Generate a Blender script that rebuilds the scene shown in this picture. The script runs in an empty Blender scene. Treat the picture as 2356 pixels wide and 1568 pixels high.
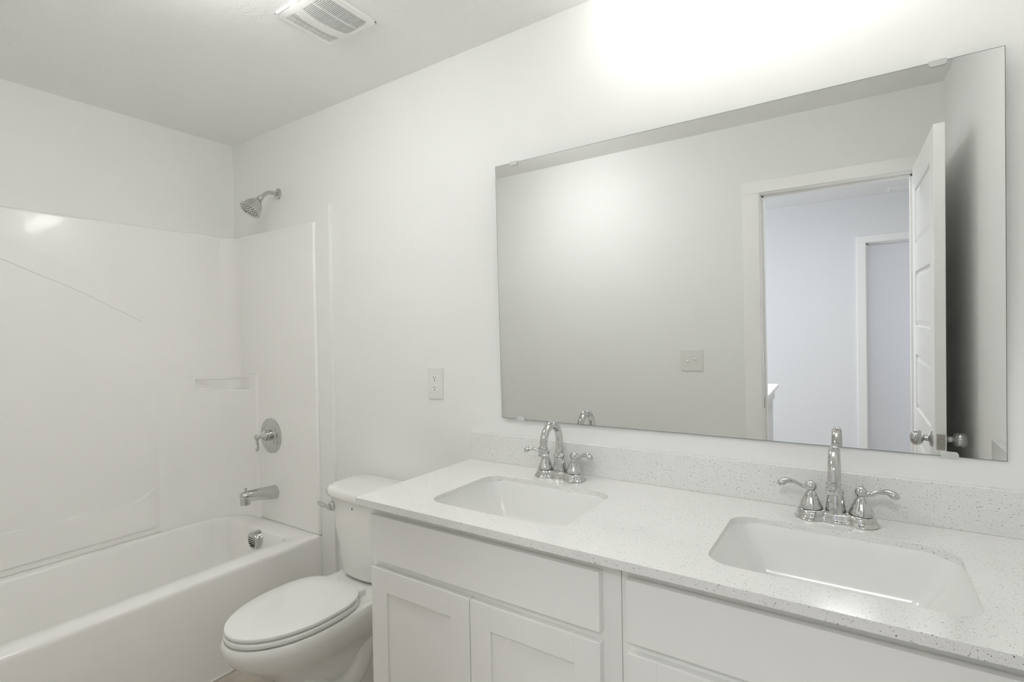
import bpy, bmesh, math, random
from mathutils import Vector, Matrix
PI = math.pi
S = bpy.context.scene
C = S.collection

# ------------------------------------------------------------------ camera
cam_d = bpy.data.cameras.new('camera'); cam = bpy.data.objects.new('camera', cam_d); C.objects.link(cam)
R_ = Vector((0.83219221, 0.55421143, -0.01748751)); U_ = Vector((0.00959405, 0.01714155, 0.99980704))
F_ = U_.cross(R_)
M_ = Matrix((R_, U_, -F_)).transposed().to_4x4()
M_.translation = Vector((1.2007989, -1.53719047, 1.3303346))
cam.matrix_world = M_
cam_d.sensor_width = 36; cam_d.lens = 1188.58 / 2356 * 36; cam_d.clip_start = 0.01; cam_d.clip_end = 50
S.camera = cam

# ------------------------------------------------------------------ light levels and exposure
LAMP = 5.6          # emission of each opal glass shade of the vanity light
HALL = 14.0          # cool area light added at the made-up hall window, W
FILL_GLOBE = 16         # emission of the unseen fill globe added on the bathroom ceiling
HALL_FILL = 6         # unseen fill lamp added on the hall ceiling, W
S.view_settings.view_transform = 'Standard'; S.view_settings.look = 'None'
S.view_settings.exposure = 1.31; S.view_settings.gamma = 1.0; S.view_settings.use_curve_mapping = False
S.cycles.max_bounces = 16; S.cycles.diffuse_bounces = 10; S.cycles.glossy_bounces = 8; S.cycles.transmission_bounces = 8
S.cycles.sample_clamp_indirect = 6.0
wd = bpy.data.worlds.new('world'); S.world = wd; wd.use_nodes = True
wd.node_tree.nodes['Background'].inputs[0].default_value = (0.75, 0.82, 0.95, 1); wd.node_tree.nodes['Background'].inputs[1].default_value = 0.6

def area(name, loc, rot, sx, sy, power, col):
    l = bpy.data.lights.new(name, 'AREA'); l.shape = 'RECTANGLE'; l.size = sx; l.size_y = sy; l.energy = power; l.color = col
    o = bpy.data.objects.new(name, l); C.objects.link(o); o.location = loc; o.rotation_euler = rot
    return o

# ------------------------------------------------------------------ measures (metres, floor z = 0, vanity wall y = 0)
XB, XE = -1.657, 1.564            # west wall behind the tub, east wall
D = -1.567                        # south wall, room face
DH = -1.682                       # south wall, hall face
ZC = 2.4036
H = 0.8765                        # countertop surface
XS = -0.911                       # front edge of tub and surround
YH = -4.19                        # far hall wall

# ------------------------------------------------------------------ materials
def mat(name, col, rough=0.5, metal=0.0, coat=0.0, bump=None, spec=0.5, emit=None, es=0.0):
    m = bpy.data.materials.new(name); m.use_nodes = True
    nt = m.node_tree; b = nt.nodes['Principled BSDF']
    b.inputs['Base Color'].default_value = (*col, 1); b.inputs['Roughness'].default_value = rough
    b.inputs['Metallic'].default_value = metal; b.inputs['Specular IOR Level'].default_value = spec
    b.inputs['Coat Weight'].default_value = coat; b.inputs['Coat Roughness'].default_value = 0.04
    if emit:
        b.inputs['Emission Color'].default_value = (*emit, 1); b.inputs['Emission Strength'].default_value = es
    tc = nt.nodes.new('ShaderNodeTexCoord')
    if bump:
        sc, st, di = bump
        n = nt.nodes.new('ShaderNodeTexNoise'); n.inputs['Scale'].default_value = sc; n.inputs['Detail'].default_value = 4
        bp = nt.nodes.new('ShaderNodeBump'); bp.inputs['Strength'].default_value = st; bp.inputs['Distance'].default_value = di
        nt.links.new(tc.outputs['Object'], n.inputs['Vector']); nt.links.new(n.outputs['Fac'], bp.inputs['Height'])
        nt.links.new(bp.outputs['Normal'], b.inputs['Normal'])
    else:  # very slight roughness variation keeps the material procedural
        n = nt.nodes.new('ShaderNodeTexNoise'); n.inputs['Scale'].default_value = 6
        mr = nt.nodes.new('ShaderNodeMapRange'); mr.inputs['To Min'].default_value = max(0, rough - 0.015); mr.inputs['To Max'].default_value = rough + 0.015
        nt.links.new(tc.outputs['Object'], n.inputs['Vector']); nt.links.new(n.outputs['Fac'], mr.inputs['Value'])
        nt.links.new(mr.outputs['Result'], b.inputs['Roughness'])
    return m

PAINT = mat('wall_paint', (0.85, 0.854, 0.843), 0.62, bump=(260, 0.05, 0.0015), spec=0.35)
HPAINT = mat('hall_paint', (0.83, 0.837, 0.845), 0.65, bump=(260, 0.05, 0.0015), spec=0.3)
TRIM = mat('trim_paint', (0.90, 0.90, 0.885), 0.32)
DOORM = mat('door_paint', (0.89, 0.89, 0.875), 0.35)
CAB = mat('cabinet_paint', (0.86, 0.858, 0.84), 0.38)
ACR = mat('tub_acrylic', (0.90, 0.893, 0.872), 0.16, coat=0.3)
PORC = mat('porcelain', (0.84, 0.835, 0.81), 0.08, coat=0.5)
SEATM = mat('seat_plastic', (0.85, 0.85, 0.835), 0.14, coat=0.2)
BASIN = mat('basin_porcelain', (0.79, 0.79, 0.775), 0.16, coat=0.08)
CHROME = mat('chrome', (0.60, 0.60, 0.59), 0.035, 1.0)
NICKEL = mat('satin_nickel', (0.50, 0.48, 0.44), 0.28, 1.0)
MIRR = mat('silvered_glass', (0.86, 0.87, 0.862), 0.0, 1.0)
EDGE = mat('glass_edge', (0.16, 0.20, 0.18), 0.15)
PLAST = mat('outlet_plastic', (0.80, 0.795, 0.77), 0.3)
PLASTW = mat('receptacle_plastic', (0.88, 0.88, 0.86), 0.25)
BLACK = mat('dark_slot', (0.02, 0.02, 0.02), 0.6)
DGREY = mat('fan_shade_backing', (0.05, 0.048, 0.045), 0.7)  # near-black, painted shade inside the fan; also the nozzle rubber
CLEAR = mat('clip_plastic', (0.62, 0.63, 0.62), 0.1, coat=0.5)
INK = mat('printed_mark', (0.05, 0.06, 0.07), 0.4)
GLOW = mat('opal_glass', (0.9, 0.88, 0.84), 0.3, emit=(1.0, 0.985, 0.955), es=LAMP)
CAULK = mat('white_caulk', (0.88, 0.87, 0.84), 0.3)

def quartz():
    m = mat('speckled_quartz', (0.84, 0.84, 0.82), 0.12, coat=0.2); nt = m.node_tree; b = nt.nodes['Principled BSDF']
    tc = [n for n in nt.nodes if n.type == 'TEX_COORD'][0]
    last = None
    base = (0.79, 0.79, 0.775, 1)
    for sc, th, col, keep in ((190, 0.20, (0.26, 0.25, 0.225, 1), 0.64), (330, 0.21, (0.45, 0.435, 0.40, 1), 0.50), (85, 0.10, (0.09, 0.085, 0.08, 1), 0.68), (140, 0.16, (0.97, 0.97, 0.97, 1), 0.7)):
        v = nt.nodes.new('ShaderNodeTexVoronoi'); v.inputs['Scale'].default_value = sc; v.inputs['Randomness'].default_value = 1
        mp = nt.nodes.new('ShaderNodeMapping'); mp.inputs['Rotation'].default_value = (0.4, 0.3, sc); mp.inputs['Scale'].default_value = (1, 1.5, 1.25)
        nt.links.new(tc.outputs['Object'], mp.inputs['Vector']); nt.links.new(mp.outputs['Vector'], v.inputs['Vector'])
        lt = nt.nodes.new('ShaderNodeMath'); lt.operation = 'LESS_THAN'; lt.inputs[1].default_value = th
        nt.links.new(v.outputs['Distance'], lt.inputs[0])
        sp = nt.nodes.new('ShaderNodeSeparateColor'); nt.links.new(v.outputs['Color'], sp.inputs[0])
        gt = nt.nodes.new('ShaderNodeMath'); gt.operation = 'GREATER_THAN'; gt.inputs[1].default_value = keep
        nt.links.new(sp.outputs[0], gt.inputs[0])
        mu = nt.nodes.new('ShaderNodeMath'); mu.operation = 'MULTIPLY'
        nt.links.new(lt.outputs[0], mu.inputs[0]); nt.links.new(gt.outputs[0], mu.inputs[1])
        mx = nt.nodes.new('ShaderNodeMix'); mx.data_type = 'RGBA'
        nt.links.new(mu.outputs[0], mx.inputs[0])
        if last is None: mx.inputs[6].default_value = base
        else: nt.links.new(last, mx.inputs[6])
        mx.inputs[7].default_value = col; last = mx.outputs[2]
    nt.links.new(last, b.inputs['Base Color'])
    return m
QUARTZ = quartz()

def ceiling_mat():
    m = mat('knockdown_ceiling', (0.90, 0.903, 0.893), 0.8, spec=0.2); nt = m.node_tree; b = nt.nodes['Principled BSDF']
    tc = [n for n in nt.nodes if n.type == 'TEX_COORD'][0]
    n = nt.nodes.new('ShaderNodeTexNoise'); n.inputs['Scale'].default_value = 26; n.inputs['Detail'].default_value = 6; n.inputs['Distortion'].default_value = 1.6
    rp = nt.nodes.new('ShaderNodeMapRange'); rp.inputs['From Min'].default_value = 0.56; rp.inputs['From Max'].default_value = 0.62
    bp = nt.nodes.new('ShaderNodeBump'); bp.inputs['Strength'].default_value = 0.35; bp.inputs['Distance'].default_value = 0.0022
    nt.links.new(tc.outputs['Object'], n.inputs['Vector']); nt.links.new(n.outputs['Fac'], rp.inputs['Value'])
    nt.links.new(rp.outputs['Result'], bp.inputs['Height']); nt.links.new(bp.outputs['Normal'], b.inputs['Normal'])
    return m
CEIL = ceiling_mat()

def floor_mat():
    m = mat('plank_vinyl_floor', (0.3, 0.26, 0.22), 0.45); nt = m.node_tree; b = nt.nodes['Principled BSDF']
    tc = [n for n in nt.nodes if n.type == 'TEX_COORD'][0]
    mp = nt.nodes.new('ShaderNodeMapping'); mp.inputs['Rotation'].default_value = (0, 0, PI / 2)
    mp.inputs['Location'].default_value = (0.3, 0.885, 0)
    br = nt.nodes.new('ShaderNodeTexBrick'); br.inputs['Scale'].default_value = 1; br.inputs['Brick Width'].default_value = 1.2; br.inputs['Row Height'].default_value = 0.3
    br.inputs['Mortar Size'].default_value = 0.0022; br.inputs['Color1'].default_value = (0.47, 0.42, 0.36, 1); br.inputs['Color2'].default_value = (0.42, 0.375, 0.325, 1)
    br.inputs['Mortar'].default_value = (0.62, 0.58, 0.52, 1)
    n = nt.nodes.new('ShaderNodeTexNoise'); n.inputs['Scale'].default_value = 9; n.inputs['Detail'].default_value = 8
    mx = nt.nodes.new('ShaderNodeMix'); mx.data_type = 'RGBA'; mx.blend_type = 'OVERLAY'; mx.inputs[0].default_value = 0.5
    nt.links.new(tc.outputs['Object'], mp.inputs['Vector']); nt.links.new(mp.outputs['Vector'], br.inputs['Vector']); nt.links.new(tc.outputs['Object'], n.inputs['Vector'])
    nt.links.new(br.outputs['Color'], mx.inputs[6]); nt.links.new(n.outputs['Fac'], mx.inputs[7]); nt.links.new(mx.outputs[2], b.inputs['Base Color'])
    return m
FLOORM = floor_mat()

# ------------------------------------------------------------------ helpers
W = {}                                            # world position of every object's origin
def tag(o, label=None, cat=None, group=None, kind=None):
    if label: o['label'] = label
    if cat: o['category'] = cat
    if group: o['group'] = group
    if kind: o['kind'] = kind
    return o
def thing(name, loc, label=None, cat=None, group=None, kind=None):
    o = bpy.data.objects.new(name, None); o.empty_display_size = 0.05; C.objects.link(o); o.location = loc
    W[o] = Vector(loc); return tag(o, label, cat, group, kind)
def obj(name, bm, m, parent=None, smooth=None, bevel=0.0, seg=3, org=None, sub=0, bang=35):
    """links the bmesh (built in world coordinates) as one object; its origin sits at its parent's origin or at org"""
    o0 = W[parent] if parent else Vector(org if org else (0, 0, 0))
    bmesh.ops.translate(bm, verts=bm.verts, vec=-o0)
    bmesh.ops.recalc_face_normals(bm, faces=bm.faces)
    me = bpy.data.meshes.new(name); bm.to_mesh(me); bm.free(); me.materials.append(m)
    o = bpy.data.objects.new(name, me); C.objects.link(o)
    if parent: o.parent = parent
    else: o.location = o0
    W[o] = o0
    if bevel:
        b = o.modifiers.new('bevel', 'BEVEL'); b.width = bevel; b.segments = seg; b.limit_method = 'ANGLE'; b.angle_limit = math.radians(bang)
        b.harden_normals = False
    if sub:
        s = o.modifiers.new('subdivision', 'SUBSURF'); s.levels = sub; s.render_levels = sub
    if smooth is None: smooth = bool(bevel or sub)
    if smooth:
        me.shade_smooth()
        if not sub:
            me.set_sharp_from_angle(angle=math.radians(40)) if not bevel else None
        if bevel:
            wn = o.modifiers.new('weighted', 'WEIGHTED_NORMAL'); wn.keep_sharp = True
    return o
def struct(name, bm, m, **k):
    o = obj(name, bm, m, **k); o['kind'] = 'structure'; return o
def box(bm, x0, x1, y0, y1, z0, z1):
    v = [bm.verts.new(p) for p in ((x0, y0, z0), (x1, y0, z0), (x1, y1, z0), (x0, y1, z0), (x0, y0, z1), (x1, y0, z1), (x1, y1, z1), (x0, y1, z1))]
    for f in ((0, 3, 2, 1), (4, 5, 6, 7), (0, 1, 5, 4), (1, 2, 6, 5), (2, 3, 7, 6), (3, 0, 4, 7)): bm.faces.new([v[i] for i in f])
    return v
def bx(*a):
    bm = bmesh.new()
    if isinstance(a[0], (tuple, list)):
        for q in a: box(bm, *q)
    else: box(bm, *a)
    return bm
def frame_of(axis):
    a = Vector(axis).normalized(); t = Vector((0, 0, 1)) if abs(a.z) < 0.9 else Vector((1, 0, 0))
    u = a.cross(t).normalized(); v = a.cross(u).normalized(); return a, u, v
def ring(bm, c, u, v, ru, rv, n): return [bm.verts.new(c + u * (ru * math.cos(2 * PI * i / n)) + v * (rv * math.sin(2 * PI * i / n))) for i in range(n)]
def skin(bm, rings, cap0=True, cap1=True, closed=True):
    for a, b in zip(rings, rings[1:]):
        n = len(a)
        for i in range(n if closed else n - 1):
            j = (i + 1) % n; bm.faces.new((a[i], a[j], b[j], b[i]))
    if cap0: bm.faces.new(rings[0][::-1])
    if cap1: bm.faces.new(rings[-1])
def lathe(bm, o, axis, prof, n=32, squash=1.0):
    """prof = [(radius, distance along axis)]"""
    a, u, v = frame_of(axis); o = Vector(o)
    skin(bm, [ring(bm, o + a * h, u, v, max(r, 1e-4), max(r, 1e-4) * squash, n) for r, h in prof])
def lt(o, axis, prof, n=32):
    bm = bmesh.new(); lathe(bm, o, axis, prof, n); return bm
def smooth_path(pts, k=6):
    P = [Vector(p) for p in pts]; out = []
    for i in range(len(P) - 1):
        p0 = P[max(i - 1, 0)]; p1 = P[i]; p2 = P[i + 1]; p3 = P[min(i + 2, len(P) - 1)]
        for j in range(k):
            t = j / k
            out.append(0.5 * ((2 * p1) + (p2 - p0) * t + (2 * p0 - 5 * p1 + 4 * p2 - p3) * t * t + (3 * p1 - p0 - 3 * p2 + p3) * t ** 3))
    out.append(P[-1]); return out
def tube(bm, pts, rad, n=16, flat=1.0, k=6, up=(0, 0, 1)):
    """swept round (or flattened) tube; rad is a number or one radius per point"""
    if isinstance(rad, (int, float)): rad = [rad] * len(pts)
    rv = smooth_path([(r, 0, 0) for r in rad], k); P = smooth_path(pts, k); rings = []; pu = None
    for i, p in enumerate(P):
        t = (P[min(i + 1, len(P) - 1)] - P[max(i - 1, 0)]).normalized()
        if pu is None:
            pu = Vector(up); pu = (pu - t * pu.dot(t))
            if pu.length < 1e-3: pu = Vector((1, 0, 0)) - t * t.x
        pu = (pu - t * pu.dot(t)).normalized(); w = t.cross(pu).normalized()
        r = max(rv[i].x, 2e-4); rings.append(ring(bm, p, w, pu, r, r * flat, n))
    skin(bm, rings)
def prism(bm, poly, axis, a0, a1):
    """extrude a 2-D polygon: axis 0 -> (y,z), 1 -> (x,z), 2 -> (x,y)"""
    def P(q, t): return {0: (t, q[0], q[1]), 1: (q[0], t, q[1]), 2: (q[0], q[1], t)}[axis]
    A = [bm.verts.new(P(q, a0)) for q in poly]; B = [bm.verts.new(P(q, a1)) for q in poly]
    skin(bm, [A, B])
def rrect(x0, x1, y0, y1, r, k=8):
    out = []
    for cx, cy, a0 in ((x1 - r, y1 - r, 0), (x0 + r, y1 - r, 90), (x0 + r, y0 + r, 180), (x1 - r, y0 + r, 270)):
        for i in range(k + 1):
            a = math.radians(a0 + 90 * i / k); out.append((cx + r * math.cos(a), cy + r * math.sin(a)))
    return out
def loft(bm, levels, cap0=True, cap1=True):
    """levels = [(list of (x,y), z)] with equal point counts"""
    skin(bm, [[bm.verts.new((p[0], p[1], z)) for p in pts] for pts, z in levels], cap0, cap1)
def copy_tree(o, parent=None):
    c = o.copy(); C.objects.link(c); c.parent = parent
    for ch in list(o.children): copy_tree(ch, c)
    return c

# ------------------------------------------------------------------ room shell
T = 0.12
struct('floor', bx(XB - T, 4.2, -4.4, T, -0.06, 0.0), FLOORM)
struct('ceiling', bx((XB - T, XE + T, DH, T, ZC, ZC + 0.08)), CEIL)
struct('ceiling_hall', bx((-2.2, 4.2, -4.31, DH, ZC, ZC + 0.08)), mat('hall_ceiling_paint', (0.84, 0.845, 0.84), 0.8, bump=(40, 0.2, 0.002)))
struct('wall_north', bx(XB - T, XE + T, 0, T, 0, ZC), PAINT)
struct('wall_west', bx(XB - T, XB, D, 0, 0, ZC), PAINT)
struct('wall_east', bx(XE, XE + T, D, 0, 0, ZC), PAINT)
DX0, DX1, DZ = 0.80, 1.452, 2.018          # clear bathroom door opening
struct('wall_south', bx((XB - T, DX0 - 0.02, DH, D, 0, ZC), (DX1 + 0.02, XE + T, DH, D, 0, ZC), (DX0 - 0.02, DX1 + 0.02, DH, D, DZ + 0.02, ZC)), PAINT)
# hall and the room beyond it
HX0, HX1, HZ = 1.338, 2.10, 1.985
struct('wall_hall_south', bx((-2.2, HX0 - 0.02, YH - T, YH, 0, ZC), (HX1 + 0.02, 4.2, YH - T, YH, 0, ZC), (HX0 - 0.02, HX1 + 0.02, YH - T, YH, HZ + 0.02, ZC)), HPAINT)
struct('wall_hall_west', bx((-2.2, -2.08, -4.31, DH, 0, 0.5), (-2.2, -2.08, -4.31, DH, 2.1, ZC), (-2.2, -2.08, -4.31, -3.7, 0.5, 2.1), (-2.2, -2.08, -2.3, DH, 0.5, 2.1)), HPAINT)
struct('wall_hall_north', bx((-2.2, XB - T, DH, D, 0, ZC), (XE + T, 4.2, DH, D, 0, ZC)), HPAINT)
struct('wall_hall_east', bx((4.08, 4.2, -4.31, DH, 0, ZC)), HPAINT)
struct('door_2', bx(HX0 + 0.003, HX1 - 0.003, YH - 0.118, YH - 0.084, 0.01, HZ - 0.003), mat('far_door_paint', (0.80, 0.82, 0.86), 0.4), bevel=0.002)
# made-up window in the hall's west wall, unseen, added for cool hall light
w = thing('added_window_1', (-2.14, -3.0, 0.5), kind='structure')
obj('added_window_frame', bx((-2.19, -2.07, -3.7, -3.66, 0.5, 2.1), (-2.19, -2.07, -2.34, -2.3, 0.5, 2.1), (-2.19, -2.07, -3.66, -2.34, 0.5, 0.54), (-2.19, -2.07, -3.66, -2.34, 2.06, 2.1), (-2.17, -2.11, -3.66, -2.34, 1.28, 1.32)), TRIM, w, bevel=0.003)
area('hall_fill_panel', (-2.04, -3.0, 1.3), (0, -PI / 2, 0), 1.5, 1.3, HALL, (0.86, 0.91, 1.0))  # area light added to fill the hall with cool light

# unseen fill lamp added on the hall ceiling just outside the bathroom door
hl = thing('hall_fill_light', (1.15, -2.45, ZC), 'unseen round fill light added on the hall ceiling outside the doorway', 'light fixture')
area('hall_fill_area', (1.15, -2.45, ZC - 0.075), (0, 0, 0), 0.3, 0.3, HALL_FILL, (0.97, 0.98, 1.0))
obj_late = hl

# trim: bathroom door frame
t = thing('trim_1', (DX0, D, 0), kind='structure')
obj('casing', bx((0.709, 0.794, D, D + 0.014, 0, 2.024), (DX1 + 0.006, 1.54, D, D + 0.014, 0, 2.024), (0.709, 1.54, D, D + 0.014, 2.024, 2.088)), TRIM, t, bevel=0.003)
obj('jamb', bx((DX0 - 0.02, DX0, DH - 0.003, D + 0.003, 0, DZ), (DX1, DX1 + 0.02, DH - 0.003, D + 0.003, 0, DZ), (DX0 - 0.02, DX1 + 0.02, DH - 0.003, D + 0.003, DZ, DZ + 0.02)), TRIM, t, bevel=0.0015)
obj('door_stop', bx((DX0, DX0 + 0.011, -1.65, -1.612, 0, DZ), (DX1 - 0.011, DX1, -1.65, -1.612, 0, DZ), (DX0, DX1, -1.65, -1.612, DZ - 0.011, DZ)), TRIM, t, bevel=0.002)
s = obj('strike_plate', bx(DX0, DX0 + 0.0016, -1.603, -1.571, 0.865, 0.925), NICKEL, t); s['label'] = 'dark metal strike plate on the jamb'
obj('casing', bx((0.709, 0.794, DH - 0.014, DH, 0, 2.024), (DX1 + 0.006, 1.54, DH - 0.014, DH, 0, 2.024), (0.709, 1.54, DH - 0.014, DH, 2.024, 2.088)), TRIM, t, bevel=0.003)
# trim: far doorway of the hall
t = thing('trim_2', (HX0, YH, 0), kind='structure')
obj('casing', bx((1.264, 1.333, YH, YH + 0.014, 0, 1.99), (HX1 + 0.006, HX1 + 0.075, YH, YH + 0.014, 0, 1.99), (1.264, HX1 + 0.075, YH, YH + 0.014, 1.99, 2.05)), TRIM, t, bevel=0.003)
obj('jamb', bx((HX0 - 0.02, HX0, YH - T, YH + 0.003, 0, HZ), (HX1, HX1 + 0.02, YH - T, YH + 0.003, 0, HZ), (HX0 - 0.02, HX1 + 0.02, YH - T, YH + 0.003, HZ, HZ + 0.02)), TRIM, t)
obj('door_stop', bx((HX0, HX0 + 0.011, YH - 0.083, YH - 0.05, 0, HZ), (HX0, HX1, YH - 0.083, YH - 0.05, HZ - 0.011, HZ)), TRIM, t)
# upright trim board on the vanity wall beside the surround, and the flange board above it
struct('trim_3', bx(XS + 0.001, -0.8135, -0.0185, 0, 0.0, 1.954), PAINT, bevel=0.0015)
struct('trim_4', bx(XB, XB + 0.0025, D + 0.001, -0.001, 1.87, 1.947), PAINT, bevel=0.002)
struct('baseboard_north', bx(-0.812, 0.018, -0.012, 0, 0, 0.083), TRIM, bevel=0.003)
struct('baseboard_south', bx(XS + 0.002, 0.708, D, D + 0.012, 0, 0.083), TRIM, bevel=0.003)
struct('baseboard_east', bx(XE - 0.012, XE, D + 0.013, -0.56, 0, 0.083), TRIM, bevel=0.003)
struct('baseboard_hall', bx(-2.05, 1.262, YH, YH + 0.012, 0, 0.083), TRIM, bevel=0.003)
# low stair wall in the hall
t = thing('wall_stair', (0.70, -2.1, 0), kind='structure')
obj('half_wall', bx(0.64, 0.745, -2.47, DH - 0.015, 0, 0.86), HPAINT, t)
obj('cap', bx(0.61, 0.781, -2.5, DH - 0.015, 0.866, 0.887), TRIM, t, bevel=0.003)
obj('cap_molding', bx(0.632, 0.757, -2.482, DH - 0.015, 0.79, 0.866), TRIM, t, bevel=0.002)

# bathroom door, swung open towards the east wall
LX0, LX1, LY0, LY1, LZ0, LZ1 = 1.446, 1.479, -1.562, -0.870, 0.012, 2.030
d = thing('door_1', (LX0, LY0, 0), kind='structure')
tops = [1.918, 1.546, 1.170, 0.797, 0.423]; ph = 0.245
fr = [(LX0, LX1, LY0, LY0 + 0.092, LZ0, LZ1), (LX0, LX1, LY1 - 0.105, LY1, LZ0, LZ1)]
zs = [LZ1] + sum([[z, z - ph] for z in tops], []) + [LZ0]
for i in range(0, len(zs), 2): fr.append((LX0, LX1, LY0 + 0.092, LY1 - 0.105, zs[i + 1], zs[i]))
obj('door_leaf', bx(*fr, (LX0 + 0.010, LX1 - 0.010, LY0 + 0.05, LY1 - 0.05, LZ0 + 0.05, LZ1 - 0.05)), DOORM, d, bevel=0.002, seg=2)
for z in tops:
    bm = bmesh.new(); y0, y1 = LY0 + 0.092, LY1 - 0.105; m = 0.026
    for sgn, xf in ((-1, LX0), (1, LX1)):
        A = [(y0 + 0.004, z - ph + 0.004), (y1 - 0.004, z - ph + 0.004), (y1 - 0.004, z - 0.004), (y0 + 0.004, z - 0.004)]
        Bq = [(y0 + m, z - ph + m), (y1 - m, z - ph + m), (y1 - m, z - m), (y0 + m, z - m)]
        ra = [bm.verts.new((xf - sgn * 0.0098, *q)) for q in A]; rb = [bm.verts.new((xf - sgn * 0.002, *q)) for q in Bq]
        rc = [bm.verts.new((xf - sgn * 0.014, *q)) for q in A]
        skin(bm, [rc, ra, rb])
    obj('door_panel', bm, DOORM, d, smooth=False)
for sgn, x in ((-1, LX0), (1, LX1)):
    k = obj('door_knob', lt((x, -0.940, 0.893), (sgn, 0, 0), [(0.033, 0), (0.033, 0.003), (0.029, 0.007), (0.016, 0.010), (0.0125, 0.013), (0.0115, 0.024), (0.015, 0.027), (0.023, 0.031), (0.0285, 0.038), (0.030, 0.047), (0.0285, 0.056), (0.023, 0.063), (0.013, 0.067), (0.0, 0.068)]), CHROME, d, smooth=True)
    k['label'] = 'round chrome door knob'
lp = obj('latch_plate', bx(1.4505, 1.4755, LY1, LY1 + 0.0016, 0.866, 0.923), NICKEL, d, bevel=0.0015)
obj('latch_bolt', bx((1.457, 1.469, LY1 + 0.0014, LY1 + 0.011, 0.886, 0.904)), NICKEL, lp, bevel=0.002)
# register in the hall ceiling
t = thing('air_register', (1.60, -4.0, ZC), 'long white slatted air register on the hall ceiling seen through the mirror', 'vent')
obj('register_frame', bx((1.49, 1.86, -4.08, -4.065, ZC - 0.008, ZC), (1.49, 1.86, -3.935, -3.92, ZC - 0.008, ZC), (1.49, 1.505, -4.065, -3.935, ZC - 0.008, ZC), (1.845, 1.86, -4.065, -3.935, ZC - 0.008, ZC)), TRIM, t, bevel=0.002)
obj('register_slats', bx(*[(1.505, 1.845, -4.06 + i * 0.0155, -4.052 + i * 0.0155, ZC - 0.006, ZC) for i in range(8)]), TRIM, t)

# ------------------------------------------------------------------ bathtub with its surround (one moulded unit)
RZ = 0.408; XI = XB + 0.030; YN = -0.0307; YSo = D + 0.030; ZS = 1.886
tub = thing('bathtub_with_surround', (-1.28, -0.78, 0), 'glossy off white alcove bathtub with its one piece wall surround', 'bathtub')
bm = bmesh.new()
rings = [rrect(XB + 0.002, XS, D + 0.002, -0.002, 0.004), rrect(XB + 0.002, XS, D + 0.002, -0.002, 0.004), rrect(XB + 0.002, XS - 0.002, D + 0.004, -0.004, 0.006), rrect(XB + 0.004, XS - 0.006, D + 0.008, -0.008, 0.008), rrect(XB + 0.008, XS - 0.014, D + 0.014, -0.014, 0.012),
         rrect(-1.600, -1.004, -1.455, -0.114, 0.050), rrect(-1.594, -1.012, -1.448, -0.121, 0.052), rrect(-1.591, -1.017, -1.444, -0.126, 0.054), rrect(-1.575, -1.040, -1.40, -0.142, 0.075), rrect(-1.562, -1.062, -1.355, -0.155, 0.12), rrect(-1.545, -1.08, -1.33, -0.17, 0.12), rrect(-1.50, -1.12, -1.28, -0.215, 0.10)]
zz = [0.0, RZ - 0.022, RZ - 0.010, RZ - 0.003, RZ, RZ, RZ - 0.004, RZ - 0.013, 0.26, 0.13, 0.10, 0.085]
loft(bm, list(zip(rings, zz)), cap0=False)
obj('tub', bm, ACR, tub, smooth=True)
# surround walls: an extruded plan with a generous cove in each corner
def cove(cx, cy, r, a0, a1, k=14): return [(cx + r * math.cos(math.radians(a0 + (a1 - a0) * i / k)), cy + r * math.sin(math.radians(a0 + (a1 - a0) * i / k))) for i in range(k + 1)]
cr = 0.075
plan = [(XS, YN)] + cove(XI + cr, YN - cr, cr, 90, 180) + cove(XI + cr, YSo + cr, cr, 180, 270) + [(XS, YSo), (XS, D + 0.001), (XB + 0.001, D + 0.001), (XB + 0.001, -0.001), (XS, -0.001)]
bm = bmesh.new(); prism(bm, plan, 2, RZ - 0.002, ZS)
obj('surround_panel', bm, ACR, tub, bevel=0.010, seg=4, bang=50)
# corner column with a moulded shelf notch
bm = bmesh.new()
inner = [(XI + 0.012, -0.237), (XI + 0.016, -0.20), (XI + 0.030, -0.145), (XI + 0.060, -0.098), (XI + 0.100, -0.066), (-1.470, YN - 0.012)]
prism(bm, [(XI - 0.01, -0.42)] + [(XI + 0.002, -0.405), (XI + 0.008, -0.385), (XI + 0.011, -0.36)] + inner + [(-1.418, YN - 0.009), (-1.400, YN - 0.004), (-1.39, YN + 0.01), (XI - 0.01, YN + 0.01)], 2, RZ - 0.002, 1.076)
sh = obj('corner_shelf', bm, ACR, tub, bevel=0.005, seg=3, bang=50)
bm = bmesh.new()
prism(bm, [(XI - 0.01, -0.42)] + [(XI + 0.002, -0.405), (XI + 0.008, -0.385), (XI + 0.011, -0.36), (XI + 0.012, -0.239), (XI - 0.01, -0.230)], 2, 1.070, 1.153)
obj('shelf_side', bm, ACR, sh, bevel=0.004, seg=3, bang=50)
bm = bmesh.new()
prism(bm, [(-1.478, YN + 0.01), (-1.472, YN - 0.012), (-1.418, YN - 0.009), (-1.400, YN - 0.004), (-1.39, YN + 0.01)], 2, 1.070, 1.153)
obj('shelf_side', bm, ACR, sh, bevel=0.004, seg=3, bang=50)
bm = bmesh.new(); tube(bm, [(XI + 0.006, -0.242, 1.136), (-1.478, YN - 0.008, 1.136)], 0.0035, 12)
r = obj('shelf_rail', bm, mat('clear_rod', (0.78, 0.77, 0.74), 0.05, coat=0.6), sh, smooth=True); r['label'] = 'thin clear rail across the shelf notch'
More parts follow.
